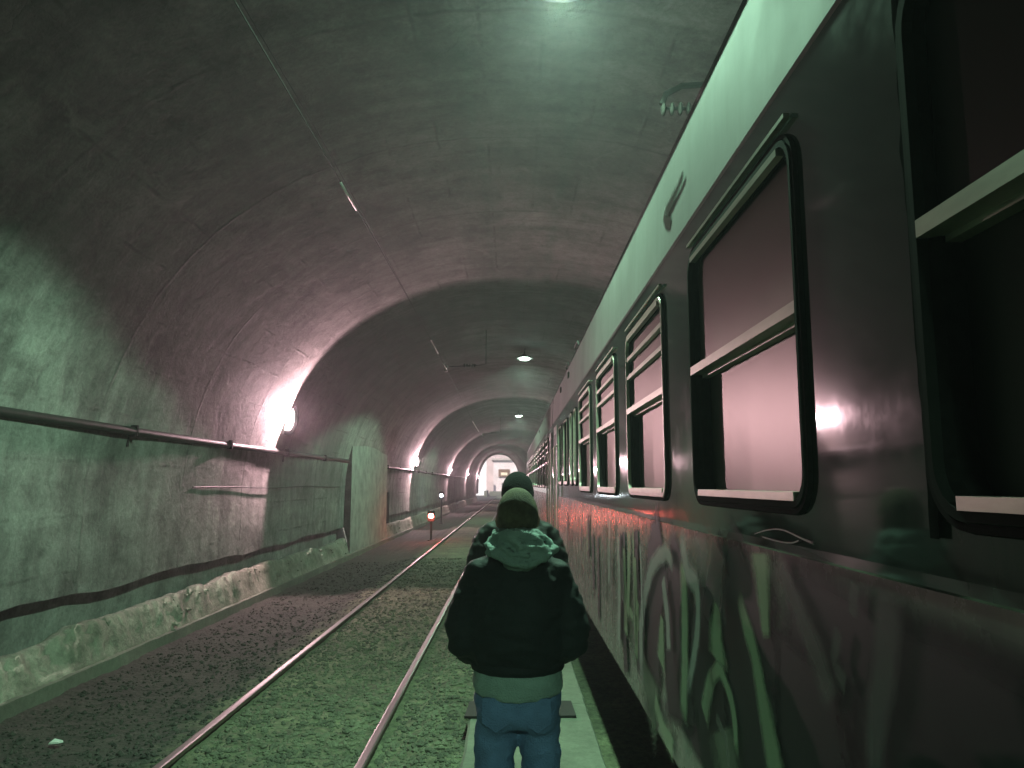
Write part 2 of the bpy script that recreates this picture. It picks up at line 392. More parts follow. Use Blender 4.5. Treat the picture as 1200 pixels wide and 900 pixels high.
# rubble bank along the foot of the left wall
bk = MB(); ny = []
y = -6.0
while y < 108: ny.append(y); y += .07 if 3 < y < 16 else (.16 if y < 34 else .8)
rings = []
for Y in ny:
    q = noise.noise(Vector((Y*.55, 1.3, 0)))*.9; q2 = noise.noise(Vector((Y*1.6, 7.7, 0))); q3 = noise.noise(Vector((Y*5, 3.1, 0)))
    zt = .42 + .10*q + .07*q2 + .03*q3 - .16*max(0, 1-abs(Y-7.3)/1.6)
    xt = -4.98 + .06*q2 + .03*q3
    base = [(-5.36, zt-.12), (-5.2, zt-.09), (-5.1, zt-.02), (xt-.03, zt), (xt+.02, zt-.02), (xt+.05, zt-.10), (xt+.07, zt*.65), (xt+.09, zt*.45), (xt+.11, zt*.28), (-4.84, .02), (-4.80, -.06), (-4.80, -.25)]
    row = []
    for k, (x, z) in enumerate(base):
        am = .032 if 3 <= k <= 8 else .010
        row.append((x + am*noise.noise(Vector((Y*3, z*6, k*.7))) + am*.6*noise.noise(Vector((Y*9, z*14, 4))), Y, z + am*.7*noise.noise(Vector((Y*4, k, 9)))))
    rings.append(row)
bk.loft(rings, close=False, cap=False)
tag(bk.build('rubble_bank', M['rubble'], smooth=True), kind='structure')

kb = MB(); rings = []
y = -6.0
while y < 60:
    j = .02*noise.noise(Vector((y*1.3, 0, 8))); j2 = .012*noise.noise(Vector((y*4, 0, 8)))
    rings.append([(-4.95, y, -.3), (-4.95, y, -.05+j2), (-4.84+j, y, -.035+j2), (-4.765+j, y, -.05+j2), (-4.755+j, y, -.3)]); y += .15 if y < 16 else .6
kb.loft(rings); tag(kb.build('kerb', M['slab'], smooth=False), kind='structure')

# ------------------------------------------------------------------ ground
xs = [-260, -90, -30, -12, -7, -6]
x = -4.95
while x < -.30: xs.append(round(x, 3)); x += .055
xs += [-.25, -.1, .3, .7, .9, 1.2, 1.6, 2.2, 2.8, 3.4, 4.2, 5.2, 6, 7, 12, 30, 90, 260]
yy = [-60, -42, -20, -8, -2, 1, 2, 3]
y = 3.6
while y < 420: yy.append(y); y *= 1.0 + (.011 if y < 14 else .022 if y < 60 else .12)
yy.append(450)
gm = MB(); rings = []
for Y in yy:
    row = []
    for x in xs:
        if x <= -2.75: z = -.07 - .12*sm(-2.75, -3.5, x)*-1 if False else -.07 - .12*(1-sm(-3.5, -2.75, x))
        elif x < -.3: z = -.07
        elif x < 6: z = -.28
        else: z = -.2
        if x < -5 or Y > 115: z = -.2 if x < -5 else z
        if -4.96 < x < -.3 and Y > 3:
            z += .022*noise.noise(Vector((x*2.2, Y*2.2, 0))) + .020*noise.noise(Vector((x*7, Y*7, 5))) + (.014*noise.noise(Vector((x*15, Y*15, 2))) if Y < 20 else 0)
            # gravel heaped between the rail and the walkway
            if -.98 < x: z += .10*sm(-.98, -.55, x)
        row.append((x, Y, z))
    rings.append(row)
gm.loft(rings, close=False, cap=False)
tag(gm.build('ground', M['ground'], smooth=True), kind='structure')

def stones(name, n_, rx, ry, size, zf, mt, seed):
    rs = random.Random(seed); q = MB()
    base = [(0,0,1),(.9,0,.3),(.28,.85,.3),(-.72,.53,.3),(-.72,-.53,.3),(.28,-.85,.3),(.7,.5,-.5),(-.3,.8,-.5),(-.85,0,-.5),(-.3,-.8,-.5),(.7,-.5,-.5)]
    fs = [(0,1,2),(0,2,3),(0,3,4),(0,4,5),(0,5,1),(1,6,2),(2,6,7),(2,7,3),(3,7,8),(3,8,4),(4,8,9),(4,9,5),(5,9,10),(5,10,1),(1,10,6)]
    for _ in range(n_):
        y = ry[0]*(ry[1]/ry[0])**rs.random(); x = rs.uniform(*rx); s_ = rs.uniform(*size)*(1 if rs.random() < .8 else 1.5); a = rs.random()*6.28
        sx, sy, sz = s_*rs.uniform(.7,1.3), s_*rs.uniform(.7,1.3), s_*rs.uniform(.5,.9); z = zf(x, y); b_ = len(q.v)
        for p_ in base:
            px, py, pz = (p_[0]*rs.uniform(.75,1.15)*sx, p_[1]*rs.uniform(.75,1.15)*sy, p_[2]*sz)
            q.v.append((x+px*math.cos(a)-py*math.sin(a), y+px*math.sin(a)+py*math.cos(a), z+pz+sz*.15))
        for f_ in fs: q.face([b_+i_ for i_ in f_])
    return tag(q.build(name, mt), kind='stuff')
def zg(x, y):
    z = -.07 - .12*(1-sm(-3.5, -2.75, x)) + .022*noise.noise(Vector((x*2.2, y*2.2, 0))) + .020*noise.noise(Vector((x*7, y*7, 5)))
    return z + (.10*sm(-.98, -.55, x) if x > -.98 else 0)
M['stone'] = mat('gravel_stone', (.15,.155,.10), .9, nscale=3.5, col2=(.04,.043,.03), bump=.4, bscale=60)
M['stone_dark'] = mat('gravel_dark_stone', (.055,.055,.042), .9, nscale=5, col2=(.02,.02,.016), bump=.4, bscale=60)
stones('gravel', 9000, (-2.47, -1.16), (3.6, 22), (.010, .026), zg, M['stone'], 1)
stones('gravel', 5000, (-1.02, -.36), (3.6, 20), (.010, .026), zg, M['stone'], 2)
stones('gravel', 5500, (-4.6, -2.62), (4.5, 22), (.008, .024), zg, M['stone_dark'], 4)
stones('broken_rubble', 110, (-5.12, -4.80), (9.5, 34), (.02, .055), lambda x, y: .36+.10*noise.noise(Vector((y*.55, 1.3, 0)))*.9 - (.38*sm(-4.93, -4.78, x)) - .16*max(0, 1-abs(y-7.3)/1.6), M['rubble'], 5)
# walkway of concrete slabs with an open drain slot across it
wk = MB(); rr = random.Random(3)
def slab_seg(y0, y1):
    n = max(2, int((y1-y0)/.12)); rings = []
    for i in range(n+1):
        Y = y0+(y1-y0)*i/n
        j = .012*noise.noise(Vector((Y*3, 0, 0))); j2 = .02*noise.noise(Vector((Y*4, 5, 0)))
        zt = .2 + .004*noise.noise(Vector((Y, 2, 2)))
        rings.append([(-.335+j, Y, -.35), (-.335+j, Y, zt-.02), (-.315+j, Y, zt), (.1, Y, zt+.003), (.60+j2, Y, zt), (.615+j2, Y, zt-.025), (.61, Y, -.35)])
    wk.loft(rings)
yb = [-12, -6, -1, 1.6, 3.9, 6.6]
for a, b in zip(yb, yb[1:]): slab_seg(a, b-.008)
y = 6.6
while y < 100:
    L = 2.3 if y < 20 else 12; slab_seg(y, y+L-.008); y += L
tag(wk.build('walkway', M['slab']), kind='structure')

q = MB(); q.loft([[(-.37, 6.17, .203), (.50, 6.19, .203), (.49, 6.60, .203), (-.35, 6.58, .203)], [(-.37, 6.17, .222), (.50, 6.19, .222), (.49, 6.60, .222), (-.35, 6.58, .222)]])
tag(q.build('cover_plate', mat('dark_rubber_mat', (.022,.022,.02), .85, nscale=9)), 'dark flat plate laid across the walkway slabs just past the nearest person', 'cover plate')
# ------------------------------------------------------------------ rails
def rail(x, label, grp):
    t = empty('rail', (x, 0, 0)); tag(t, label, 'rail', grp)
    prof = [(-.065,-.17),(.065,-.17),(.065,-.155),(.012,-.12),(.010,-.045),(.034,-.036),(.036,-.008)]
    web = prof + [(-.036,-.008),(-.034,-.036),(-.010,-.045),(-.012,-.12),(-.065,-.155)]
    m = MB(); m.loft([[(a, Y, b) for a, b in web] for Y in (-40, 0, 10, 40, 150)]); m.build('rail_web', M['rail_rust'], t)
    h = MB(); h.loft([[(a, Y, b) for a, b in ((-.034,-.007),(.034,-.007),(.034,-.003),(.022,.001),(-.022,.001),(-.034,-.003))] for Y in (-40, 0, 10, 40, 150)]); h.build('rail_head', M['rail_top'], t)
rail(-2.535, 'left rail of the open track, nearest the lamp wall, with polished top', 'rails of the two tracks')
rail(-1.095, 'polished steel rail of the open track closest to the concrete walkway', 'rails of the two tracks')
rail(1.475, 'steel rail under the near side of the parked coaches', 'rails of the two tracks')
rail(2.975, 'steel rail under the far side of the parked coaches', 'rails of the two tracks')

# ------------------------------------------------------------------ coaches
XS = .80; Z_LOW, Z_W0, Z_W1, Z_BAND, Z_EAVE = 1.80, 1.93, 3.01, 3.165, 3.66
def rrect(y0, y1, z0, z1, r, n=6):
    pts = []
    for cy, cz, a0 in ((y1-r, z1-r, 0), (y0+r, z1-r, PI/2), (y0+r, z0+r, PI), (y1-r, z0+r, 1.5*PI)):
        for i in range(n+1):
            a = a0+PI/2*i/n; pts.append((cy+r*math.cos(a), cz+r*math.sin(a)))
    return pts
def add_window(parent, y0, y1, z0=Z_W0, z1=Z_W1, bars=False, mid=2.49, label=None, style='sash'):
    gm_ = M['glass_dark'] if (style == 'sash' and y0 < 1.5) else M['glass']
    yc = (y0+y1)/2
    inner = rrect(y0+.035, y1-.035, z0+.035, z1-.035, .085); hole = rrect(y0, y1, z0, z1, .11); outer = rrect(y0-.016, y1+.016, z0-.016, z1+.016, .125)
    fr = MB()   # rubber surround, proud of the body, turning into the reveal
    fr.loft([[(XS-.002, a, b) for a, b in outer], [(XS-.014, a, b) for a, b in rrect(y0-.012, y1+.012, z0-.012, z1+.012, .12)], [(XS-.014, a, b) for a, b in hole], [(XS+.02, a, b) for a, b in inner], [(XS+.13, a, b) for a, b in inner]], cap=False)
    f = fr.build('window', M['rubber'], parent, smooth=False)
    if label: f['label'] = label
    al = MB()   # aluminium lips: top, bottom, thin sides
    bot = [(a, b) for a, b in rrect(y0+.002, y1-.002, z0+.002, z1-.002, .10)]
    ib = [(a, b) for a, b in rrect(y0+.020, y1-.020, z0+.024, z1-.022, .09)]
    al.loft([[(XS-.006, a, b) for a, b in bot], [(XS-.018, a, b) for a, b in rrect(y0+.005, y1-.005, z0+.006, z1-.006, .10)], [(XS-.018, a, b) for a, b in ib], [(XS+.004, a, b) for a, b in ib]], cap=False)
    al.build('frame', M['alu'] if bars or style == 'fixed' else M['dark_alu'], f)
    sill = MB(); sill.box(XS-.020, XS+.058, y0+.09, y1-.09, z0+.025, z0+.050); sill.build('sill_rail', M['alu'], f)
    if style == 'sash':
        lip = MB(); lip.box(XS-.022, XS-.004, y0+.02, y1-.03, z1+.035, z1+.048); lip.box(XS-.024, XS+.0, y0+.09, y1-.09, z1-.05, z1-.028); lip.build('rain_lip', M['alu'], f)
        b = MB(); b.box(XS-.018, XS+.03, y0+.02, y1-.02, mid-.017, mid+.018); b.box(XS+.03, XS+.062, y0+.035, y1-.035, mid-.03, mid-.002); b.build('sash_bar', M['alu'], f)
        if bars:
            for zz in (2.845, 2.72):
                b = MB(); b.box(XS-.012, XS+.015, y0+.02, y1-.02, zz-.013, zz+.013); b.build('vent_bar', M['alu'], f)
        g = MB(); g.face([g.vert(q) for q in ((XS+.024, y0+.03, mid), (XS+.024, y1-.03, mid), (XS+.024, y1-.03, z1-.03), (XS+.024, y0+.03, z1-.03))]); g.build('upper_pane', gm_, f)
        g = MB(); g.face([g.vert(q) for q in ((XS+.064, y0+.03, z0+.03), (XS+.064, y1-.03, z0+.03), (XS+.064, y1-.03, mid), (XS+.064, y0+.03, mid))]); g.build('lower_pane', gm_, f)
    else:
        g = MB(); g.face([g.vert(q) for q in ((XS+.03, y0+.03, z0+.03), (XS+.03, y1-.03, z0+.03), (XS+.03, y1-.03, z1-.03), (XS+.03, y0+.03, z1-.03))]); g.build('pane', M['glass'], f)
    cu = MB(); n = 40; rings = []
    for i in range(n+1):
        yy_ = y0-.08+(y1-y0+.16)*i/n; w = .014*math.sin(i*1.25+yc)+.008*math.sin(i*2.9+yc*3)
        rings.append([(XS+.155+w, yy_, z0-.05), (XS+.155+w*.7, yy_, (z0+z1)/2), (XS+.155+w*.4, yy_, z1+.05)])
    cu.loft(rings, close=False, cap=False); cu.build('curtain', M['curtain'], f, smooth=True)
    return f
def ribbon(mb_pts, w, mb):
    """flat stroke of paint on the coach side; mb_pts = (y, z), w = width"""
    pts = [Vector(q) for q in mb_pts]; fine = []
    for i in range(len(pts)-1):
        p0 = pts[max(i-1, 0)]; p1 = pts[i]; p2 = pts[i+1]; p3 = pts[min(i+2, len(pts)-1)]
        for k in range(7):
            t = k/7; fine.append(.5*((2*p1)+(-p0+p2)*t+(2*p0-5*p1+4*p2-p3)*t*t+(-p0+3*p1-3*p2+p3)*t**3))
    fine.append(pts[-1])
    n = len(fine); out = []
    for i, q in enumerate(fine):
        t = (fine[min(i+1, n-1)]-fine[max(i-1, 0)]).normalized(); nn = Vector((-t.y, t.x))
        ww = (w[0]+(w[1]-w[0])*i/(n-1) if isinstance(w, tuple) else w)
        if ww < 1 and mb is not eye and mb is not tick: ww = ww*1.45+.02
        out.append((q+nn*ww/2, q-nn*ww/2))
    mb.append(out)
def build_graffiti(name, strokes, m, parent, x, off=None):
    for k, st in enumerate(strokes):
        o = one_stroke(name, [st], m, parent, x-.0006*k)
        if off is not None: o.location = -off
    return o
def one_stroke(name, strokes, m, parent, x):
    me = bpy.data.meshes.new(name); bm = bmesh.new(); uvl = bm.loops.layers.uv.new('UVMap')
    for k, st in enumerate(strokes):
        xx = x - .0006*k
        for i in range(len(st)-1):
            q = ((st[i][0], 0, i), (st[i][1], 1, i), (st[i+1][1], 1, i+1), (st[i+1][0], 0, i+1))
            f = bm.faces.new([bm.verts.new((xx, c[0].x, c[0].y)) for c in q])
            for l, c in zip(f.loops, q): l[uvl].uv = (c[1], c[2]/(len(st)-1))
    bm.to_mesh(me); bm.free(); me.materials.append(m)
    o = bpy.data.objects.new(name, me); COL.objects.link(o); o.parent = parent; return o

def make_coach(y0, y1, wins, doors, label, narrow=()):
    t = empty('passenger_coach', (2.225, (y0+y1)/2, 0)); off = Vector((2.225, (y0+y1)/2, 0))
    tag(t, label, 'railway coach', 'coaches of the parked train')
    allw = sorted([(a, b, Z_W0, Z_W1, k) for a, b, k in wins] + [(a, b, 2.0, 2.95, 'narrow') for a, b in narrow])
    m = MB()
    def quad(a, b, z0, z1, mi, xa=XS, xb=XS): m.face([m.vert(q) for q in ((xa, a, z0), (xa, b, z0), (xb, b, z1), (xb, a, z1))], mi)
    segs = [y0]; y = y0
    quad(y0, y1, .60, .66, 2, XS+.03, XS); quad(y0, y1, .66, Z_LOW, 2)
    quad(y0, y1, Z_LOW, Z_LOW+.006, 0, XS, XS-.003); quad(y0, y1, Z_LOW+.006, Z_LOW+.03, 0, XS-.003, XS); quad(y0, y1, Z_LOW+.03, 1.86, 0)
    quad(y0, y1, 3.08, Z_BAND, 0); quad(y0, y1, Z_BAND, Z_BAND+.012, 1, XS, XS-.006); quad(y0, y1, Z_BAND+.012, Z_EAVE, 1, XS-.006, XS+.012)
    quad(y0, y1, Z_EAVE, Z_EAVE+.018, 0, XS+.012, XS+.006); quad(y0, y1, Z_EAVE+.018, Z_EAVE+.035, 0, XS+.006, XS+.07)
    cur = y0
    for a, b, za, zb, k in allw:
        a2, b2 = a-.07, b+.07
        if a2 > cur: quad(cur, a2, 1.86, 3.08, 0)
        # cell with rounded hole
        hp = rrect(a, b, za, zb, .11); n = len(hp); cy, cz = (a+b)/2, (za+zb)/2; rect = []
        for (py, pz) in hp:
            # outer ring: each corner arc maps to its cell corner region
            dy, dz = (py-cy), (pz-cz); hy, hz = (b-a)/2-.11, (zb-za)/2-.11
            oy = b2 if dy > hy-1e-6 else (a2 if dy < -hy+1e-6 else py); oz = 3.08 if dz > hz-1e-6 else (1.86 if dz < -hz+1e-6 else pz)
            rect.append((oy, oz))
        # spread arc points along the two cell edges so that no face collapses
        out = []
        for ci in range(4):
            oy, oz = [(b2, 3.08), (a2, 3.08), (a2, 1.86), (b2, 1.86)][ci]
            for i in range(7):
                py, pz = hp[ci*7+i]; f = i/6
                if ci in (0, 2): w1 = f < .5
                else: w1 = f > .5
                if abs(f-.5) < 1e-6: out.append((oy, oz))
                elif w1: out.append((oy, pz))
                else: out.append((py, oz))
        base = len(m.v)
        for q in hp: m.v.append((XS, q[0], q[1]))
        for q in out: m.v.append((XS, q[0], q[1]))
        for i in range(n):
            j = (i+1) % n; m.face((base+i, base+j, base+n+j, base+n+i), 0)
        cur = b2
    if cur < y1: quad(cur, y1, 1.86, 3.08, 0)
    # far side, ends, floor
    XR = 3.65
    m.face([m.vert(q) for q in ((XR, y0, .6), (XR, y1, .6), (XR, y1, Z_EAVE), (XR, y0, Z_EAVE))], 0)
    for yy_ in (y0, y1):
        m.face([m.vert(q) for q in ((XS, yy_, .9), (XR, yy_, .9), (XR, yy_, Z_EAVE), (XS+.03, yy_, Z_EAVE))], 0)
        m.face([m.vert(q) for q in ((XS, yy_, .62), (XR, yy_, .62), (XR, yy_, .9), (XS, yy_, .9))], 2)
    m.face([m.vert(q) for q in ((XS, y0, .95), (XS, y1, .95), (XR, y1, .95), (XR, y0, .95))], 2)
    root0 = len(kids(t))
    m.build('body', [M['coach_upper'], M['coach_band'], M['coach_lower']], t)
    rf = MB(); pts = []
    for i in range(17):
        a = PI*i/16; cx = 2.225; x = cx-1.375*math.copysign(abs(math.cos(a))**.72, math.cos(a)); z = Z_EAVE+.03+.37*math.sin(a)**.85
        pts.append((x, z))
    rf.loft([[(x, Y, z) for x, z in pts] for Y in (y0, y1)], close=False, cap=False)
    for Y in (y0, y1): rf.face([rf.vert((x, Y, z)) for x, z in pts])
    roof = rf.build('roof', M['coach_roof'], t)
    for k in range(7):
        Y = y0+2+(y1-y0-4)*k/6; v = MB(); v.ellip((2.225, Y, 4.05), (.28, .35, .10), 14, 8); v.build('roof_vent', M['coach_roof'], roof, smooth=True)
    for Y in (9.4, 11.1, 21.0):
        if y0 < Y < y1:
            v = MB(); v.tube([(XS+.06, Y, Z_EAVE+.05), (XS+.03, Y+.03, Z_EAVE+.13), (XS+.03, Y+.42, Z_EAVE+.13), (XS+.06, Y+.45, Z_EAVE+.05)], .014, 8); v.build('roof_handle', M['coach_roof'], roof)
            v = MB(); v.box(XS-.012, XS+.03, Y+1.2, Y+1.32, Z_EAVE-.16, Z_EAVE-.08); v.build('marker_bracket', M['iron'], t)
    for a, b, za, zb, k in allw:
        if k == 'narrow': add_window(t, a, b, za, zb, style='fixed')
        else: add_window(t, a, b, bars=(k == 'bars'))
    for a, b in doors:
        d = MB(); d.box(XS-.014, XS+.01, a, b, .80, 3.05); dd = d.build('door', M['coach_door'], t)
        w = MB(); w.loft([[(XS-.020, p_, q_) for p_, q_ in rrect(a+.12, b-.12, 2.0, 2.9, .07)], [(XS-.016, p_, q_) for p_, q_ in rrect(a+.15, b-.15, 2.03, 2.87, .06)]], cap=True); w.build('door_window', M['reveal'], dd)
        for yy_ in (a-.07, b+.07):
            hb = MB(); hb.tube([(XS-.004, yy_, 1.15), (XS-.06, yy_, 1.18), (XS-.06, yy_, 2.65), (XS-.004, yy_, 2.68)], .015, 8); hb.build('grab_rail', M['alu'], t)
        hd = MB(); hd.tube([(XS-.016, a+.1, 1.62), (XS-.06, a+.1, 1.62), (XS-.06, a+.24, 1.62)], .012, 8); hd.build('handle', M['alu'], dd)
        s_ = MB(); s_.box(XS-.02, XS+.3, a+.05, b-.05, .36, .40); s_.box(XS+.02, XS+.04, a+.06, b-.06, .40, .62); s_.build('step', M['under'], t)
    # running gear
    for yb_ in (y0+3.4, y1-3.4):
        bg_ = MB(); 
        for xx in (1.25, 3.2): bg_.box(xx-.06, xx+.06, yb_-1.7, yb_+1.7, .42, .62)
        bg_.box(1.25, 3.2, yb_-.2, yb_+.2, .45, .7)
        b_ = bg_.build('bogie', M['under'], t)
        for ya in (-1.25, 1.25):
            for xx in (1.475, 2.975):
                w = MB(); w.loft([[(xx+dx, yb_+ya+r_*math.cos(2*PI*k/24), .47+r_*math.sin(2*PI*k/24)) for k in range(24)] for dx, r_ in ((-.07,.40),(-.065,.458),(.05,.462),(.065,.49),(.085,.485),(.09,.40))]); w.build('wheel', M['under'], b_)
            ax = MB(); ax.tube([(1.4, yb_+ya, .47), (3.05, yb_+ya, .47)], .08, 10); ax.build('axle', M['under'], b_)
    for yb_, L in ((-4.2, 1.6), (-1.2, 1.1), (2.2, 1.8), (4.6, .9)):
        q = MB(); yc = (y0+y1)/2+yb_; q.box(XS+.25, XS+.9, yc, yc+L, .42, .94); q.build('equipment_box', M['under'], t)
    for c in kids(t): c.location = -off
    return t, off

P = 1.87
w1 = [(.17-P*k, 1.44-P*k, 'plain') for k in range(1, 6)] + [(.17, 1.44, 'plain'), (2.04, 3.31, 'plain'), (3.91, 5.18, 'bars'), (5.78, 7.05, 'bars'), (7.65, 8.92, 'bars')]
coach, offc = make_coach(-11.6, 14.78, w1, [(13.35, 14.25)], 'nearest dark coach with pale band, graffiti and barred windows beside the walkway', narrow=[(9.35, 9.72), (9.98, 10.35), (10.85, 11.65), (12.15, 12.95)])
w2 = [(16.6+P*k, 17.87+P*k, 'bars') for k in range(11)]
coach2, off2 = make_coach(14.98, 40.9, w2, [(15.3, 16.1), (38.6, 39.4)], 'second coach coupled beyond the nearest one, its far end nearest the tunnel mouth')
q = MB(); rs = random.Random(5); zs = [1.90+.014*k for k in range(88)]; vv = []
for k, z_ in enumerate(zs):
    e_ = 1.478+.03*noise.noise(Vector((z_*3.2, 0, 0)))+.008*noise.noise(Vector((z_*14, 3, 0)))
    vv.append([(XS-.004, 1.30, z_), (XS-.010, 1.36, z_), (XS-.011, e_-.02, z_), (XS-.0015, e_, z_)])
hole_l = [r_ for r_ in vv if not (1.96 < r_[0][2] < 2.98)]
q.loft([[(XS-.012, 1.425, z_[0][2]), z_[2], z_[3]] for z_ in vv], close=False, cap=False); o = q.build('black_smear', mat('smear_black', (.006,.006,.006), 1.0, spec=0), coach, smooth=True); o.location = -offc  # added ragged black edge beside the nearest window, no real seal there
# gangway between them belongs to the nearest coach
gw = MB()
for k in range(5):
    yk = 14.78+.04*k; d = .02*(k % 2); gw.loft([[(1.5-d, yk, 1.1), (2.95+d, yk, 1.1), (2.95+d, yk, 3.4+d), (1.5-d, yk, 3.4+d)], [(1.5-d, yk+.03, 1.1), (2.95+d, yk+.03, 1.1), (2.95+d, yk+.03, 3.4+d), (1.5-d, yk+.03, 3.4+d)]])
o = gw.build('gangway', M['rubber'], coach); o.location = -offc
# tail lamps on the far end
for xx in (1.1, 3.35):
    q = MB(); q.ellip((xx, 40.95, 1.75), (.09, .05, .09)); o = q.build('tail_lamp', M['black'], coach2, smooth=True); o.location = -off2

# graffiti on the lower side of the nearest coach
dark, green, deep, grey, white = [], [], [], [], []; eye = []; tick = []
ribbon([(.6,1.78),(.6,.62)], 2.6, dark); ribbon([(1.7,1.79),(1.75,1.2),(1.8,.62)], (1.3,1.7), dark); ribbon([(2.3,1.6),(2.4,.66)], 1.1, dark)
ribbon([(2.55,1.77),(2.72,1.4),(2.75,1.0),(2.8,.7)], (.35,.9), dark); ribbon([(3.05,1.5),(3.25,1.2),(3.3,.8)], (.3,.75), dark)
ribbon([(3.62,1.72),(3.8,1.3),(3.75,.85)], (.35,.55), dark); ribbon([(4.05,1.7),(4.4,1.4),(4.5,.9)], .4, dark); ribbon([(5.67,1.6),(5.5,1.35)], .18, dark)
ribbon([(4.95,1.72),(4.93,1.45)], .12, dark); ribbon([(2.9,1.79),(3.15,1.55),(3.2,1.45)], .08, dark)
ribbon([(5.9,1.3),(5.3,1.15),(4.7,.95),(4.3,.75)], (.25,.5), deep); ribbon([(3.0,1.1),(2.9,.85)], .35, deep)
ribbon([(2.485,1.79),(2.475,1.68),(2.45,1.52)], (.17,.05), green); ribbon([(2.74,1.62),(2.60,1.47),(2.50,1.30),(2.42,1.14),(2.38,1.0),(2.36,.8)], (.05,.19), green)
ribbon([(3.01,1.55),(3.04,1.44),(3.05,1.32)], (.04,.26), green); ribbon([(3.12,1.26),(3.21,1.16),(3.28,1.05)], (.06,.11), green)
ribbon([(3.16,1.22),(3.02,1.30),(2.90,1.25),(2.84,1.19),(2.82,1.05)], (.05,.045), green); ribbon([(3.05,1.12),(2.92,1.08),(2.89,.98)], .03, grey)
ribbon([(3.6,1.66),(3.59,1.32),(3.68,.92)], (.11,.12), green); ribbon([(4.0,1.53),(3.92,1.38),(3.88,1.18)], .09, white); ribbon([(4.12,1.32),(4.2,1.05)], (.06,.2), green)
ribbon([(3.72,1.60),(3.89,1.66),(4.25,1.56),(4.52,1.38),(4.70,1.15),(4.72,.8)], (.06,.13), white); ribbon([(3.55,1.79),(3.42,1.62),(3.26,1.57),(3.28,1.38),(3.5,1.08)], (.10,.05), white)
ribbon([(2.93,1.78),(3.03,1.56)], (.22,.3), grey); ribbon([(5.79,1.28),(5.29,1.17),(4.6,1.1)], .06, green); ribbon([(4.39,.84),(4.18,.74),(3.9,.72)], .1, green)
ribbon([(5.2,1.72),(5.25,1.4),(5.35,1.1)], .12, green); ribbon([(6.6,1.7),(6.5,1.4),(6.7,1.0)], .16, grey); ribbon([(6.1,1.75),(6.2,1.2)], .1, white); ribbon([(4.9,1.3),(5.0,.9)], .1, green)
ribbon([(2.28,1.78),(2.16,1.69),(2.04,1.59),(1.92,1.47)], (.05,.10), grey); ribbon([(1.77,1.78),(1.79,1.70)], .03, grey); ribbon([(1.61,1.78),(1.65,1.61),(1.70,1.50),(1.73,1.36)], (.10,.05), grey)
ribbon([(1.86,1.66),(1.90,1.58),(1.84,1.54)], .03, grey)
rs = random.Random(11)
for k in range(26):
    yk = 4.6+6.5*rs.random()**1.2; z1_ = 1.76-.35*rs.random(); L = .25+.6*rs.random(); w_ = .05+.14*rs.random()
    ribbon([(yk, z1_), (yk+.08*(rs.random()-.5), z1_-L*.5), (yk+.2*(rs.random()-.5), max(.68, z1_-L))], (w_*.6, w_), (dark, green, grey, white, dark)[k % 5])
for nm, st, mt, xx in (('graffiti_dark_fill', dark, 'sp_dark', XS-.0022), ('graffiti_green_fill', deep, 'sp_deep', XS-.011), ('graffiti_green_stroke', green, 'sp_green', XS-.013), ('graffiti_grey_stroke', grey, 'sp_grey', XS-.026), ('graffiti_pale_stroke', white, 'sp_white', XS-.033)):
    build_graffiti(nm, st, M[mt], coach, xx + (0 if nm.endswith('dark_fill') else .006), offc)
ribbon([(2.56,1.835),(2.42,1.858),(2.28,1.868),(2.12,1.853),(2.04,1.846)], (.004,.010), eye); ribbon([(2.48,1.836),(2.3,1.832),(2.2,1.836),(2.14,1.848)], .007, eye)
build_graffiti('scratched_mark', eye, M['sp_white'], coach, XS-.004, offc)
ribbon([(3.36,3.435),(3.5,3.41),(3.66,3.40),(3.80,3.395)], (.06,.10), tick); ribbon([(3.83,3.405),(3.79,3.35),(3.66,3.30)], .10, tick)
def spray_flat():
    m = spray('mark_brown_grey', (.025,.022,.016), .97); return m
build_graffiti('painted_tick', tick, spray_flat(), coach, XS-.004, offc)

# ------------------------------------------------------------------ lamps
def make_wall_lamp():
    t = empty('wall_lamp', (0, 0, 0)); tag(t, 'x', 'lamp', 'floodlights along the left wall')
    b = MB(); b.box(-.22, -.02, .05, .12, -.12, .12); b.box(-.28, -.22, -.0, .16, -.16, .16); b.build('wall_bracket', M['iron'], t)
    h = MB()
    def ov(f, y_): return [(.205*f*math.cos(2*PI*k/28), y_, .375*f*math.sin(2*PI*k/28)) for k in range(28)]
    h.loft([ov(.8, .12), ov(1.0, .05), ov(1.0, .0), ov(.9, .0)]); h.build('housing', M['black'], t, smooth=True)
    q = MB(); q.tube([(-.12, .10, -.30), (-.16, .10, -.48), (-.20, .08, -.72)], .014, 6); q.tube([(-.10, .08, .30), (-.20, .10, .60), (-.14, .10, 1.1)], .010, 6); q.build('feed_conduit', M['cable'], t)
    g = MB(); g.ellip((0, -.04, 0), (.135, .08, .29), 16, 10); g.build('bulb_cover', M['bulb_pink'], t, smooth=True)
    return t
FL = [(16.2, 3.42), (38.3, 3.15), (60, 3.15), (82, 3.15), (104, 3.15)]
names = ['blazing pinkish floodlight nearest the camera, fixed above the pipe on the left wall', 'second pinkish floodlight along the left wall, past the pale refuge block',
         'third floodlight along the left wall, a small bright dot', 'fourth floodlight along the left wall, tiny', 'last floodlight on the left wall, at the tunnel mouth']
fl0 = None
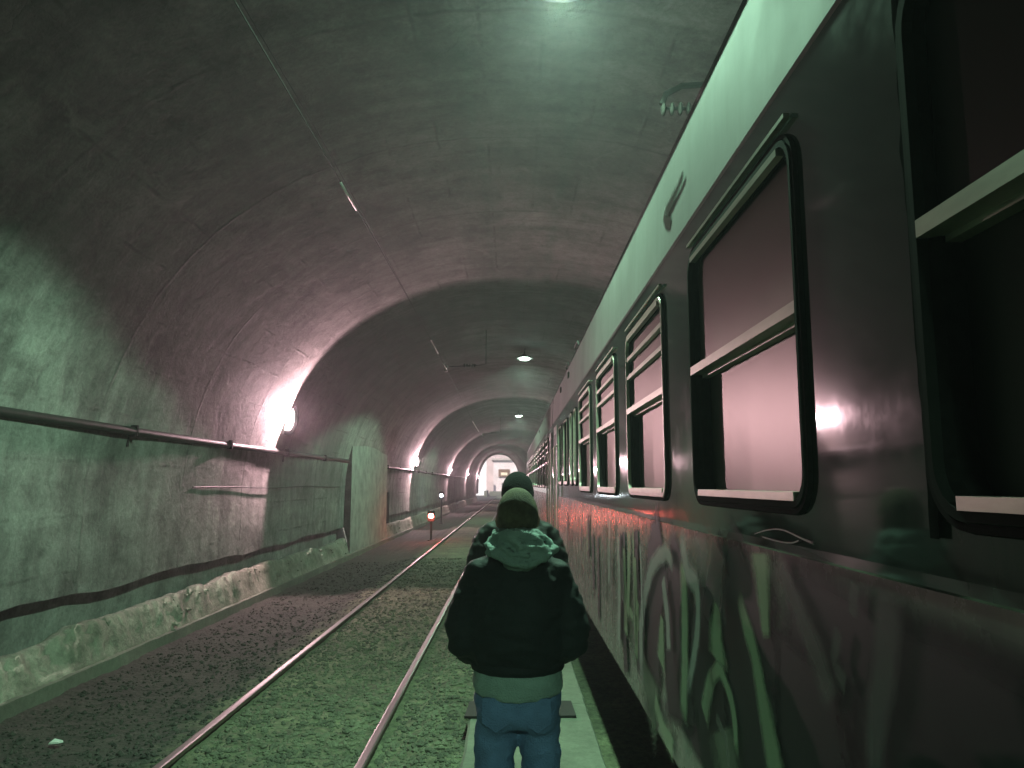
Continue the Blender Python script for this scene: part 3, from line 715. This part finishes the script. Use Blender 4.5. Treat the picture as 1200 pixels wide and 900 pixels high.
for i, (Y, z) in enumerate(FL):
    if fl0 is None: o = fl0 = make_wall_lamp()
    else: o = copy_tree(fl0)
    c, a = section(Y); o.location = (c-a+.24, Y, z); o['label'] = names[i]
    ld = bpy.data.lights.new('floodlight', 'SPOT'); ld.energy = FLOOD_W*(2.3, .10, .07, .16, .4)[i]; o.scale = [(1, 1, 1), (.8, .8, .8), (.5, .5, .5), (.5, .5, .5), (.5, .5, .5)][i]; ld.color = PINK; ld.spot_size = R(173); ld.spot_blend = .2; ld.shadow_soft_size = .06
    lo = bpy.data.objects.new('floodlight', ld); COL.objects.link(lo); lo.parent = o; lo.location = (.20 if i == 0 else -.10, -.20, .0)
    lo.rotation_euler = Vector((.10, -1, 0)).to_track_quat('-Z', 'Y').to_euler()
def make_ceiling_lamp():
    t = empty('ceiling_lamp', (0, 0, 0)); tag(t, 'x', 'lamp', 'lamps hanging along the crown')
    def ringz(r_, z_): return [(r_*math.cos(2*PI*k/24), r_*math.sin(2*PI*k/24), z_) for k in range(24)]
    s_ = MB(); s_.loft([ringz(.03, .16), ringz(.07, .13), ringz(.20, .07), ringz(.27, .0), ringz(.26, .0), ringz(.19, .055), ringz(.05, .1)]); s_.build('shade', M['lamp_shell'], t, smooth=True)
    r_ = MB(); r_.tube([(0,0,.15), (0,0,.34)], .018, 8); r_.build('stem', M['iron'], t)
    g = MB(); g.ellip((0,0,.0), (.17,.17,.055), 18, 10); g.build('bulb_cover', M['bulb_green'], t, smooth=True)
    return t
cl0 = None
for i, (Y, lab) in enumerate(((-8, 'round crown lamp behind the camera'), (5.62, 'nearest round lamp on the tunnel crown, cut by the top of the photo'), (24.0, 'round greenish lamp on the crown, second ahead, with a green glow'), (44.5, 'small farthest round lamp on the crown'))):
    if cl0 is None: o = cl0 = make_ceiling_lamp()
    else: o = copy_tree(cl0)
    o.location = (.40, Y, 6.0); o['label'] = lab
    k = (2.4, .9, .09, .02)[i]
    for nm, typ, en, sz, bl, zz in (('lamp_light', 'SPOT', CEIL_W*k, 143, .10, -.09), ('lamp_glow', 'POINT', CEIL_UP*k, 0, 0, -.12)):
        ld = bpy.data.lights.new(nm, typ); ld.energy = en; ld.color = GREEN if typ == 'SPOT' else (.66, 1, .88); ld.shadow_soft_size = .10
        if typ == 'SPOT': ld.spot_size = R(sz); ld.spot_blend = bl
        lo = bpy.data.objects.new(nm, ld); COL.objects.link(lo); lo.parent = o; lo.location = (0, 0, zz)

# ------------------------------------------------------------------ pipe, cables, overhead line
t = empty('wall_pipe', (-4.92, 0, 2.69)); tag(t, 'long dark pipe running level along the left wall under the floodlight', 'pipe')
q = MB(); q.tube([(.01*math.sin(Y*.8), Y, .012*math.sin(Y*.37)) for Y in [(-10+1.5*k) for k in range(60)]], .055, 10); q.build('pipe_run', M['pipe'], t, smooth=True)
for k in range(18):
    b = MB(); Y = -7+3.37*k; b.box(-.10, .065, Y-.02, Y+.02, -.075, .075); b.box(-.09, -.05, Y-.02, Y+.02, -.20, .0); b.build('pipe_clamp', M['iron'], t)
q = MB(); q.tube([(-4.95, Y, 2.98+.02*math.sin(Y*.9)-.01*(Y > 11)*(Y-11)) for Y in [(-5+.8*k) for k in range(22)]], .012, 6)
tag(q.build('wall_cable', M['cable']), 'thin black cable sagging on the left wall just above the pipe', 'cable')
q = MB(); q.tube([(-4.99+.01*math.sin(Y), Y, 1.95+.015*math.sin(Y*1.1)) for Y in [(12+.6*k) for k in range(18)]], .010, 6)
tag(q.build('wall_cable', M['cable']), 'thin cable low on the left wall below the first floodlight', 'cable')
def wire(x, z, rad, lab, sag=0):
    q = MB(); pts = []
    for k in range(100):
        Y = -20+1.5*k; f = ((Y+20) % 27)/27; pts.append((x + .10*math.sin(Y/27*PI), Y, z - sag*4*f*(1-f)))
    q.tube(pts, rad, 6); w_ = tag(q.build('overhead_wire', M['wire'], smooth=True), lab, 'wire', 'overhead wires')
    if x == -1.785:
        for ya, yb_ in ((7.25, 8.0), (15.6, 17.2), (18.6, 19.6), (36, 43)):  # lamp glints painted in as bright lengths added to the wire
            q = MB(); q.tube([(x + .10*math.sin(Y/27*PI), Y, z-.012) for Y in (ya, (ya+yb_)/2, yb_)], .014 if ya < 30 else .02, 8); q.build('glint_segment', M['glint'], w_, smooth=True)
wire(-1.785, 5.0, .006, 'lower bright contact wire strung above the open track')
wire(-1.95, 5.38, .005, 'upper carrier wire above the open track', .1)
wire(2.225, 5.0, .009, 'contact wire above the parked train')
def bracket(Y, lab, lights=False):
    t = empty('wire_bracket', (-.7, Y, 5.2)); tag(t, lab, 'bracket', 'brackets that hold the overhead wires')
    q = MB(); q.tube([(.0, 0, .95), (.0, 0, .02), (-.25, 0, -.02), (-1.0, 0, -.05)], .012, 8); q.build('arm', M['iron'], t)
    q = MB()
    for k in range(5): q.ellip((-.30-.07*k, 0, -.02), (.022, .055, .055), 12, 6)
    q.build('insulator', M['porcelain'], t, smooth=True)
    q = MB(); q.box(-1.12, -1.04, -.03, .03, -.19, -.02); q.build('wire_clamp', M['alu'], t)
bracket(20.2, 'thin bracket arm with wire clamp over the open track, nearer the camera'); bracket(47, 'far bracket arm over the open track')
t = empty('wire_bracket', (4.4, 6.5, 5.5)); tag(t, 'looped tube bracket with ribbed insulator above the parked coach roof', 'bracket', 'brackets that hold the overhead wires')
q = MB(); q.tube([(.4, 0, .12), (-2.5, 0, .12), (-2.85, 0, .10), (-3.0, 0, .02), (-3.04, 0, -.08)], .028, 10); q.build('arm', M['iron'], t)
q = MB(); q.tube([(.4, 0, -.14), (-3.05, 0, -.12)], .016, 8); q.build('lower_arm', M['iron'], t)
q = MB()
for k in range(6): q.ellip((-2.65-.075*k, 0, -.125), (.022, .06, .06), 12, 6)
q.build('insulator', M['porcelain'], t, smooth=True)

# ------------------------------------------------------------------ refuge block, signals, litter
t = empty('refuge_block', (-4.95, 26.2, 0)); tag(t, 'pale plastered block standing out from the left wall between the two floodlights', 'wall block')
q = MB()
n = 8; rings = []
for (dx, za) in ((0, 0),): pass
q.box(-.30, .13, -3.2, 3.35, -.2, 3.58); q.build('plaster_face', M['plaster'], t)
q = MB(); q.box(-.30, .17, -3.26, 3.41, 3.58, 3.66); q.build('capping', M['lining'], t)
def signal(loc, mt, lab, hpost, col, en):
    en = en*1.6
    t = empty('track_signal', loc); tag(t, lab, 'signal', 'small signals by the open track')
    q = MB(); q.tube([(0, .08, -.1), (0, .08, hpost)], .04, 10); q.box(-.12, .12, -.02, .18, -.1, 0); q.build('post', M['black'], t)
    q = MB(); q.loft([[(a, .12, b+hpost) for a, b in rrect(-.14, .14, -.22, .2, .06)], [(a, -.02, b+hpost) for a, b in rrect(-.14, .14, -.22, .2, .06)]]); q.build('lamp_case', M['black'], t)
    q = MB(); q.ellip((0, -.03, hpost), (.10, .05, .09), 16, 8); q.build('lens', mt, t, smooth=True)
    q = MB(); n_ = 10
    q.loft([[(.10*math.cos(PI*k/n_), Y, hpost+.10*math.sin(PI*k/n_)) for k in range(n_+1)] for Y in (-.02, -.16)], close=False, cap=False); q.build('hood', M['black'], t)
    ld = bpy.data.lights.new('signal_light', 'POINT'); ld.energy = en; ld.color = col; ld.shadow_soft_size = .05
    lo = bpy.data.objects.new('signal_light', ld); COL.objects.link(lo); lo.parent = t; lo.location = (0, -.20, hpost)
signal((-3.15, 30, -.12), M['bulb_red'], 'low signal showing a glowing red light beside the open track', .92, (1,.15,.1), 16)
signal((-4.0, 43.5, -.15), M['bulb_white'], 'small signal with a bluish white light behind the red one', 1.55, (.8,.9,1), 3)
q = MB(); q.loft([[(-.05,-.02,0),(.04,-.035,.012),(.055,.02,.004),(-.03,.04,.02)], [(-.045,-.015,.012),(.04,-.03,.022),(.05,.018,.02),(-.03,.035,.03)]])
o = q.build('litter_scrap', mat('white_paper', (.75,.76,.72), .8, nscale=20, namt=.2), loc=(-3.85, 6.75, -.165)); tag(o, 'small crumpled white scrap of litter on the dark ground by the left rail', 'litter')

# ------------------------------------------------------------------ beyond the tunnel mouth
M['facade'] = mat('pink_stucco', (.88,.74,.72), .85, nscale=.4, namt=.3)
M['whitewall'] = mat('white_wash', (.92,.91,.89), .85, nscale=.5, namt=.12)
M['hill'] = mat('hill_scrub', (.62,.46,.42), .95, nscale=.25, col2=(.36,.28,.24))
t = empty('station_building', (2, 165, -.2)); tag(t, 'sunlit pink station building seen through the tunnel mouth', 'building')
q = MB(); q.box(-6, 14, 0, 12, 0, 7.4); q.build('wall', M['facade'], t)
q = MB(); q.box(-6.4, 14.4, -.5, 12.4, 7.4, 7.8); q.build('roof', mat('roof_edge', (.5,.42,.38), .8, nscale=2), t)
for k in range(5):
    q = MB(); x0 = -3.6+3.4*k; q.box(x0-.6, x0+.6, -.05, .0, 1.0, 2.6); w_ = q.build('window', M['reveal'], t)
q = MB(); q.box(-4.9, -2.5, -.35, -.05, 3.9, 5.5); sb = q.build('sign_box', mat('brown_sign', (.20,.11,.06), .7, nscale=3), t)
q = MB(); q.box(-4.4, -3.0, -.38, -.35, 4.2, 4.8); q.build('lit_panel', mat('pale_panel', (.8,.7,.5), .6), sb)
q = MB(); q.box(-16, -5.3, 0, .5, 0, 8.2); tag(q.build('boundary_wall', M['whitewall'], loc=(0, 158, -.2)), 'white washed wall glaring in the sun left of the pink building', 'wall')
q = MB(); rings = []
for i in range(26):
    v_ = i/25; rings.append([(-160+320*j/40, 200+90*v_+6*noise.noise(Vector((j*.4, i*.3, 0))), -.5+46*v_**.8+3*noise.noise(Vector((j*.5, i*.5, 3)))) for j in range(41)])
q.loft(rings, close=False, cap=False); tag(q.build('hill', M['hill'], smooth=True), kind='structure')
q = MB(); q.box(-5.1, -4.6, 140, 150, -.3, .9); q.box(-4.4, .8, 150, 151, -.3, .7); tag(q.build('platform_edge', M['slab']), kind='structure')

# ------------------------------------------------------------------ people
def remesh(mb, name, mat_, parent, vox=.014, smooth_it=4, disp=0, dsize=.1, loc=None):
    o = mb.build(name, mat_, None)
    m = o.modifiers.new('r', 'REMESH'); m.mode = 'VOXEL'; m.voxel_size = vox
    if smooth_it: m = o.modifiers.new('s', 'SMOOTH'); m.iterations = smooth_it; m.factor = .5
    dg = bpy.context.evaluated_depsgraph_get(); me = bpy.data.meshes.new_from_object(o.evaluated_get(dg))
    o.modifiers.clear(); old = o.data; o.data = me; bpy.data.meshes.remove(old)
    if disp:
        nor = [v.normal.copy() for v in me.vertices]
        for v, n_ in zip(me.vertices, nor):
            p_ = v.co; d = noise.noise(Vector((p_.x/dsize*.8, p_.y/dsize*.8, p_.z/dsize*2.0)))+.5*noise.noise(Vector((p_.x/dsize*2.3+p_.z*9, p_.y/dsize*2, p_.z/dsize*3.2)))
            v.co = p_ + n_*d*disp
    me.polygons.foreach_set('use_smooth', [True]*len(me.polygons)); me.materials.clear(); me.materials.append(mat_)
    o.parent = parent; o.name = name; me.name = name
    return o
def ering(c, rx, ry, n=20, ty=0, tx=0):
    return [(c[0]+rx*math.cos(2*PI*k/n), c[1]+ry*math.sin(2*PI*k/n), c[2]+ty*math.sin(2*PI*k/n)+tx*math.cos(2*PI*k/n)) for k in range(n)]
def person(loc, rz, lab, sc, jacket, legs_m, cap_m, hood_m, stride, hemline, arms_in=True, pack=False):
    t = empty('person', loc, rz); t.scale = (sc, sc, sc); tag(t, lab, 'person', 'people walking along the walkway')
    LY = stride
    # body: one continuous figure, head with face, neck, trunk, arms, hands, legs, feet
    b = MB()
    b.ellip((0, .01, 1.665), (.076, .095, .108), 20, 14); b.ellip((0, .045, 1.625), (.055, .065, .07), 16, 10)
    b.ellip((0, .112, 1.655), (.014, .022, .028), 10, 8); b.ellip((0, .098, 1.607), (.026, .015, .010), 10, 6); b.ellip((0, .085, 1.575), (.028, .025, .02), 10, 6)
    for s_ in (-1, 1):
        b.ellip((s_*.079, .0, 1.655), (.012, .022, .034), 10, 8); b.ellip((s_*.03, .095, 1.672), (.014, .012, .010), 8, 6); b.ellip((s_*.03, .094, 1.692), (.022, .014, .007), 8, 6)
    b.tube([(0, -.005, 1.62), (0, -.015, 1.52), (0, -.015, 1.44)], [.052, .054, .075], 16)
    b.loft([ering((0,0,.88), .12, .085), ering((0,0,.95), .145, .105), ering((0,0,1.05), .145, .10), ering((0,-.005,1.22), .165, .11), ering((0,-.01,1.38), .18, .115), ering((0,-.01,1.46), .15, .09), ering((0,-.01,1.50), .08, .07)])
    arm = {}
    for s_ in (-1, 1):
        if arms_in: pts = [(s_*.15,-.01,1.43), (s_*.185,-.025,1.32), (s_*.208,-.045,1.21), (s_*.185,.05,1.14), (s_*.15,.13,1.12)]
        else: pts = [(s_*.17,-.01,1.45), (s_*.21,-.02,1.32), (s_*.23,-.03,1.17), (s_*.235,.03*s_+.03,1.03), (s_*.235,.07,.92)]
        arm[s_] = pts
        b.tube(pts, [.055, .05, .043, .038, .028], 12)
        w = Vector(pts[-1]); d = (Vector(pts[-1])-Vector(pts[-2])).normalized()
        side = Vector((-s_, 0, 0)) if arms_in else Vector((0, 1, 0)); side = (side-d*side.dot(d)).normalized()
        b.tube([w, w+d*.05, w+d*.09], [.026, .036, .034], 10)
        for k, L in enumerate((.065, .078, .072, .055)):
            o_ = side*(.027-.018*k); q0 = w+d*.085+o_; nrm = d.cross(side)
            b.tube([q0, q0+d*L*.5+nrm*.004, q0+d*L*.85+nrm*.015], [.010, .009, .007], 8)
        b.tube([w+d*.03+side*.025, w+d*.06+side*.05, w+d*.085+side*.055], [.013, .011, .009], 8)
        yo = LY*s_
        b.tube([(s_*.085, 0, .86), (s_*.088, yo*.35+.01, .66), (s_*.088, yo*.6+.02, .48), (s_*.088, yo*.8-.015, .30), (s_*.088, yo, .09)], [.060, .058, .050, .045, .036], 14)
        b.ellip((s_*.09, yo+.06, .045), (.042, .115, .04), 12, 8)
    remesh(b, 'body', M['skin'], t, .009, 2)
    # jeans
    j = MB(); j.loft([ering((0,0,.87), .150, .11), ering((0,-.01,.91), .168, .13), ering((0,-.005,.99), .168, .13), ering((0,0,1.07), .155, .118)])
    for s_ in (-1, 1):
        yo = LY*s_; j.tube([(s_*.082,-.005,.94), (s_*.088,yo*.15,.83), (s_*.092, yo*.35+.01, .66), (s_*.092, yo*.6+.02, .48), (s_*.092, yo*.8-.01, .30), (s_*.092, yo, .10)], [.080, .082, .078, .070, .068, .064], 16)
    j.ellip((-.078,-.055,.93), (.078,.08,.09)); j.ellip((.078,-.055,.93), (.078,.08,.09))
    jo = remesh(j, 'jeans', legs_m, t, .011, 10, .010, .08)
    for s_ in (-1, 1):
        pk = MB(); zc, xc = .94, s_*.078; pk.loft([[(xc+a, -.1335, zc+c_) for a, c_ in ((-.05,.06),(.05,.06),(.052,-.03),(0,-.065),(-.052,-.03))], [(xc+a, -.120, zc+c_) for a, c_ in ((-.05,.06),(.05,.06),(.052,-.03),(0,-.065),(-.052,-.03))]])
        pk.build('back_pocket', legs_m, jo)
    for s_ in (-1, 1):
        yo = LY*s_; sh = MB(); sh.loft([ering((s_*.09, yo+.055, .0), .047, .135), ering((s_*.09, yo+.055, .03), .05, .14), ering((s_*.09, yo+.045, .07), .045, .115), ering((s_*.09, yo+.01, .11), .045, .06)])
        remesh(sh, 'shoe', M['shoe'], t, .01, 2)
    # pullover hem showing under the jacket
    if hemline:
        h = MB(); h.loft([ering((0,-.008,hemline), .168, .142, ty=.018), ering((0,-.008,hemline+.02), .178, .152, ty=.018), ering((0,-.005,1.06), .178, .158), ering((0,0,1.13), .17, .15)])
        remesh(h, 'pullover', hood_m, t, .010, 2, .006, .07)
    # jacket with sleeves
    HZ = 1.09 if arms_in else 1.00
    k = MB(); k.loft([ering((0,0,HZ-.005), .165, .150), ering((0,0,HZ+.01), .180, .164), ering((0,0,HZ+.035), .186, .170), ering((0,-.004,HZ+.065), .200, .180), ering((0,-.01,1.24), .208, .186), ering((0,-.012,1.33), .205, .178), ering((0,-.012,1.41), .196, .160), ering((0,-.012,1.47), .172, .136), ering((0,-.010,1.52), .132, .108), ering((0,-.008,1.55), .085, .082)], cap=True)
    for s_ in (-1, 1):
        p_ = arm[s_]
        k.ellip((s_*.135, -.012, 1.450), (.085, .088, .058), 18, 12)
        k.tube([(s_*.13,-.01,1.425), tuple(Vector(p_[0])+Vector((s_*.008,0,-.035))), tuple(Vector(p_[1])+Vector((s_*.003,0,0))), tuple(Vector(p_[2])+Vector((0,0,.03))), tuple(Vector(p_[2])+Vector((0,0,-.02))), tuple(Vector(p_[3])), p_[4]], [.075, .076, .077, .075, .070, .060, .048], 18)
    remesh(k, 'jacket', jacket, t, .010, 12, .010, .075)
    hb = MB(); hb.loft([ering((0,0,HZ-.012), .172, .158), ering((0,0,HZ-.005), .184, .168), ering((0,0,HZ+.022), .186, .170), ering((0,0,HZ+.03), .176, .161)]); hb.build('waistband', jacket, t, smooth=True)
    if hood_m is not None and not pack:
        # hood lying crumpled on the shoulders
        h = MB(); n_ = 30; ring = []
        for i in range(n_+1):
            a = 2*PI*i/n_; back = max(0, -math.sin(a))
            ring.append((.080*math.cos(a)*(1+.08*back), -.018+.082*math.sin(a)*(1+.26*back), 1.592-.035*max(0, math.sin(a)) + .004*back))
        h.tube(ring, [.024+.012*max(0, -math.sin(2*PI*i/n_)) for i in range(n_+1)], 12)
        h.ellip((0, -.095, 1.565), (.098, .050, .042), 22, 14); h.ellip((-.02, -.118, 1.540), (.105, .040, .036), 18, 12); h.ellip((.03, -.118, 1.528), (.108, .040, .034), 18, 12); h.ellip((.015, -.130, 1.500), (.072, .036, .036), 18, 12)
        h.tube([(-.085,-.05,1.600), (-.115,-.09,1.565), (-.09,-.145,1.535), (-.02,-.172,1.500), (.04,-.168,1.492), (.10,-.130,1.512), (.150,-.075,1.545), (.118,-.05,1.580), (.088,-.04,1.605)], [.012,.015,.016,.015,.015,.016,.017,.014,.011], 10)
        h.tube([(-.055,-.10,1.615), (-.015,-.150,1.588), (.02,-.168,1.560), (.085,-.145,1.553), (.125,-.10,1.560)], [.009,.013,.013,.012,.009], 10)
        h.tube([(-.085,-.10,1.590), (-.055,-.150,1.560), (-.01,-.172,1.532), (.05,-.165,1.528)], [.009,.012,.012,.008], 10)
        h.tube([(.055,-.10,1.612), (.075,-.130,1.590), (.105,-.11,1.572)], [.009,.011,.009], 10)
        remesh(h, 'hood', hood_m, t, .0055, 6, .006, .035)
    if pack:
        h = MB(); h.loft([ering((0,-.20,1.06), .13, .07), ering((0,-.22,1.12), .155, .09), ering((0,-.21,1.34), .15, .085), ering((0,-.19,1.46), .12, .06), ering((0,-.18,1.48), .06, .03)])
        bp = remesh(h, 'backpack', M['blackknit'], t, .012, 3, .005, .08)
        h = MB(); n_ = 20; h.tube([(.085*math.cos(2*PI*i/n_), -.015+.082*math.sin(2*PI*i/n_), 1.555) for i in range(n_+1)], .030, 12); remesh(h, 'collar', jacket, t, .009, 2, .004, .05)
    # hair at the nape and sides, then the knitted cap over it
    q_ = MB(); q_.ellip((0, .004, 1.668), (.0795, .0985, .1115), 48, 40)
    if cap_m is None:   # close-cropped hair: back, sides and top, open at the face
        keep = lambda c: c[1] < .045+.9*(c[2]-1.70) and c[2] > 1.585 + .10*max(0, c[1]+.02)/.06
        nm_, mt_ = 'hair', M['cropped']
    else:
        q_ = MB(); q_.ellip((0, .006, 1.674), (.090, .109, .118), 60, 44)
        keep = lambda c: c[2] > 1.628 + .25*max(0, c[1]-.03)
        nm_, mt_ = 'knit_cap', cap_m
    me_ = MB(); me_.v = q_.v
    for f_ in q_.f:
        c_ = [sum(q_.v[i_][a_] for i_ in f_)/len(f_) for a_ in range(3)]
        if keep(c_): me_.face(f_)
    ho = me_.build(nm_, mt_, t, smooth=True)
    sol = ho.modifiers.new('thick', 'SOLIDIFY'); sol.thickness = .006; sol.offset = 1
    if cap_m is not None:
        cf = MB(); nn_ = 90; rr_ = []
        for zz, g_ in ((1.628, 0), (1.630, .006), (1.655, .007), (1.680, .006), (1.683, 0)):
            f_ = math.sqrt(max(0, 1-((zz-1.674)/.118)**2)); rr_.append([((.090*f_+g_+(.0012 if k_ % 2 else 0))*math.cos(2*PI*k_/nn_), .006+(.109*f_+g_+(.0012 if k_ % 2 else 0))*math.sin(2*PI*k_/nn_), zz+.25*max(0, .109*math.sin(2*PI*k_/nn_)-.03)) for k_ in range(nn_)])
        cf.loft(rr_, cap=False); cf.build('cap_cuff', cap_m, ho, smooth=True)
    return t
person((.022, 3.12, .203), R(-2), 'person in black jacket, grey hood and blue jeans with cropped hair, nearest the camera', 1.0, M['jacket'], M['jeans'], None, M['hoodie'], .05, 1.0)
person((.035, 4.75, .203), R(3), 'person in dark jacket and black knitted cap just ahead of the one in jeans', 1.045, M['jacket2'], M['trousers'], M['blackknit'], None, -.12, None, arms_in=False, pack=False)

# ------------------------------------------------------------------ haze
if HAZE:
    q = MB(); q.box(-300, 300, -70, 470, -2.0, 60)
    hm = bpy.data.materials.new('tunnel_haze'); hm.use_nodes = True; tt = hm.node_tree; tt.nodes.clear()
    vo = tt.nodes.new('ShaderNodeVolumePrincipled'); vo.inputs['Density'].default_value = HAZE; vo.inputs['Color'].default_value = (.96,.86,.96,1); vo.inputs['Anisotropy'].default_value = .35
    ou = tt.nodes.new('ShaderNodeOutputMaterial'); tt.links.new(vo.outputs[0], ou.inputs['Volume'])
    tag(q.build('haze', hm), kind='stuff')
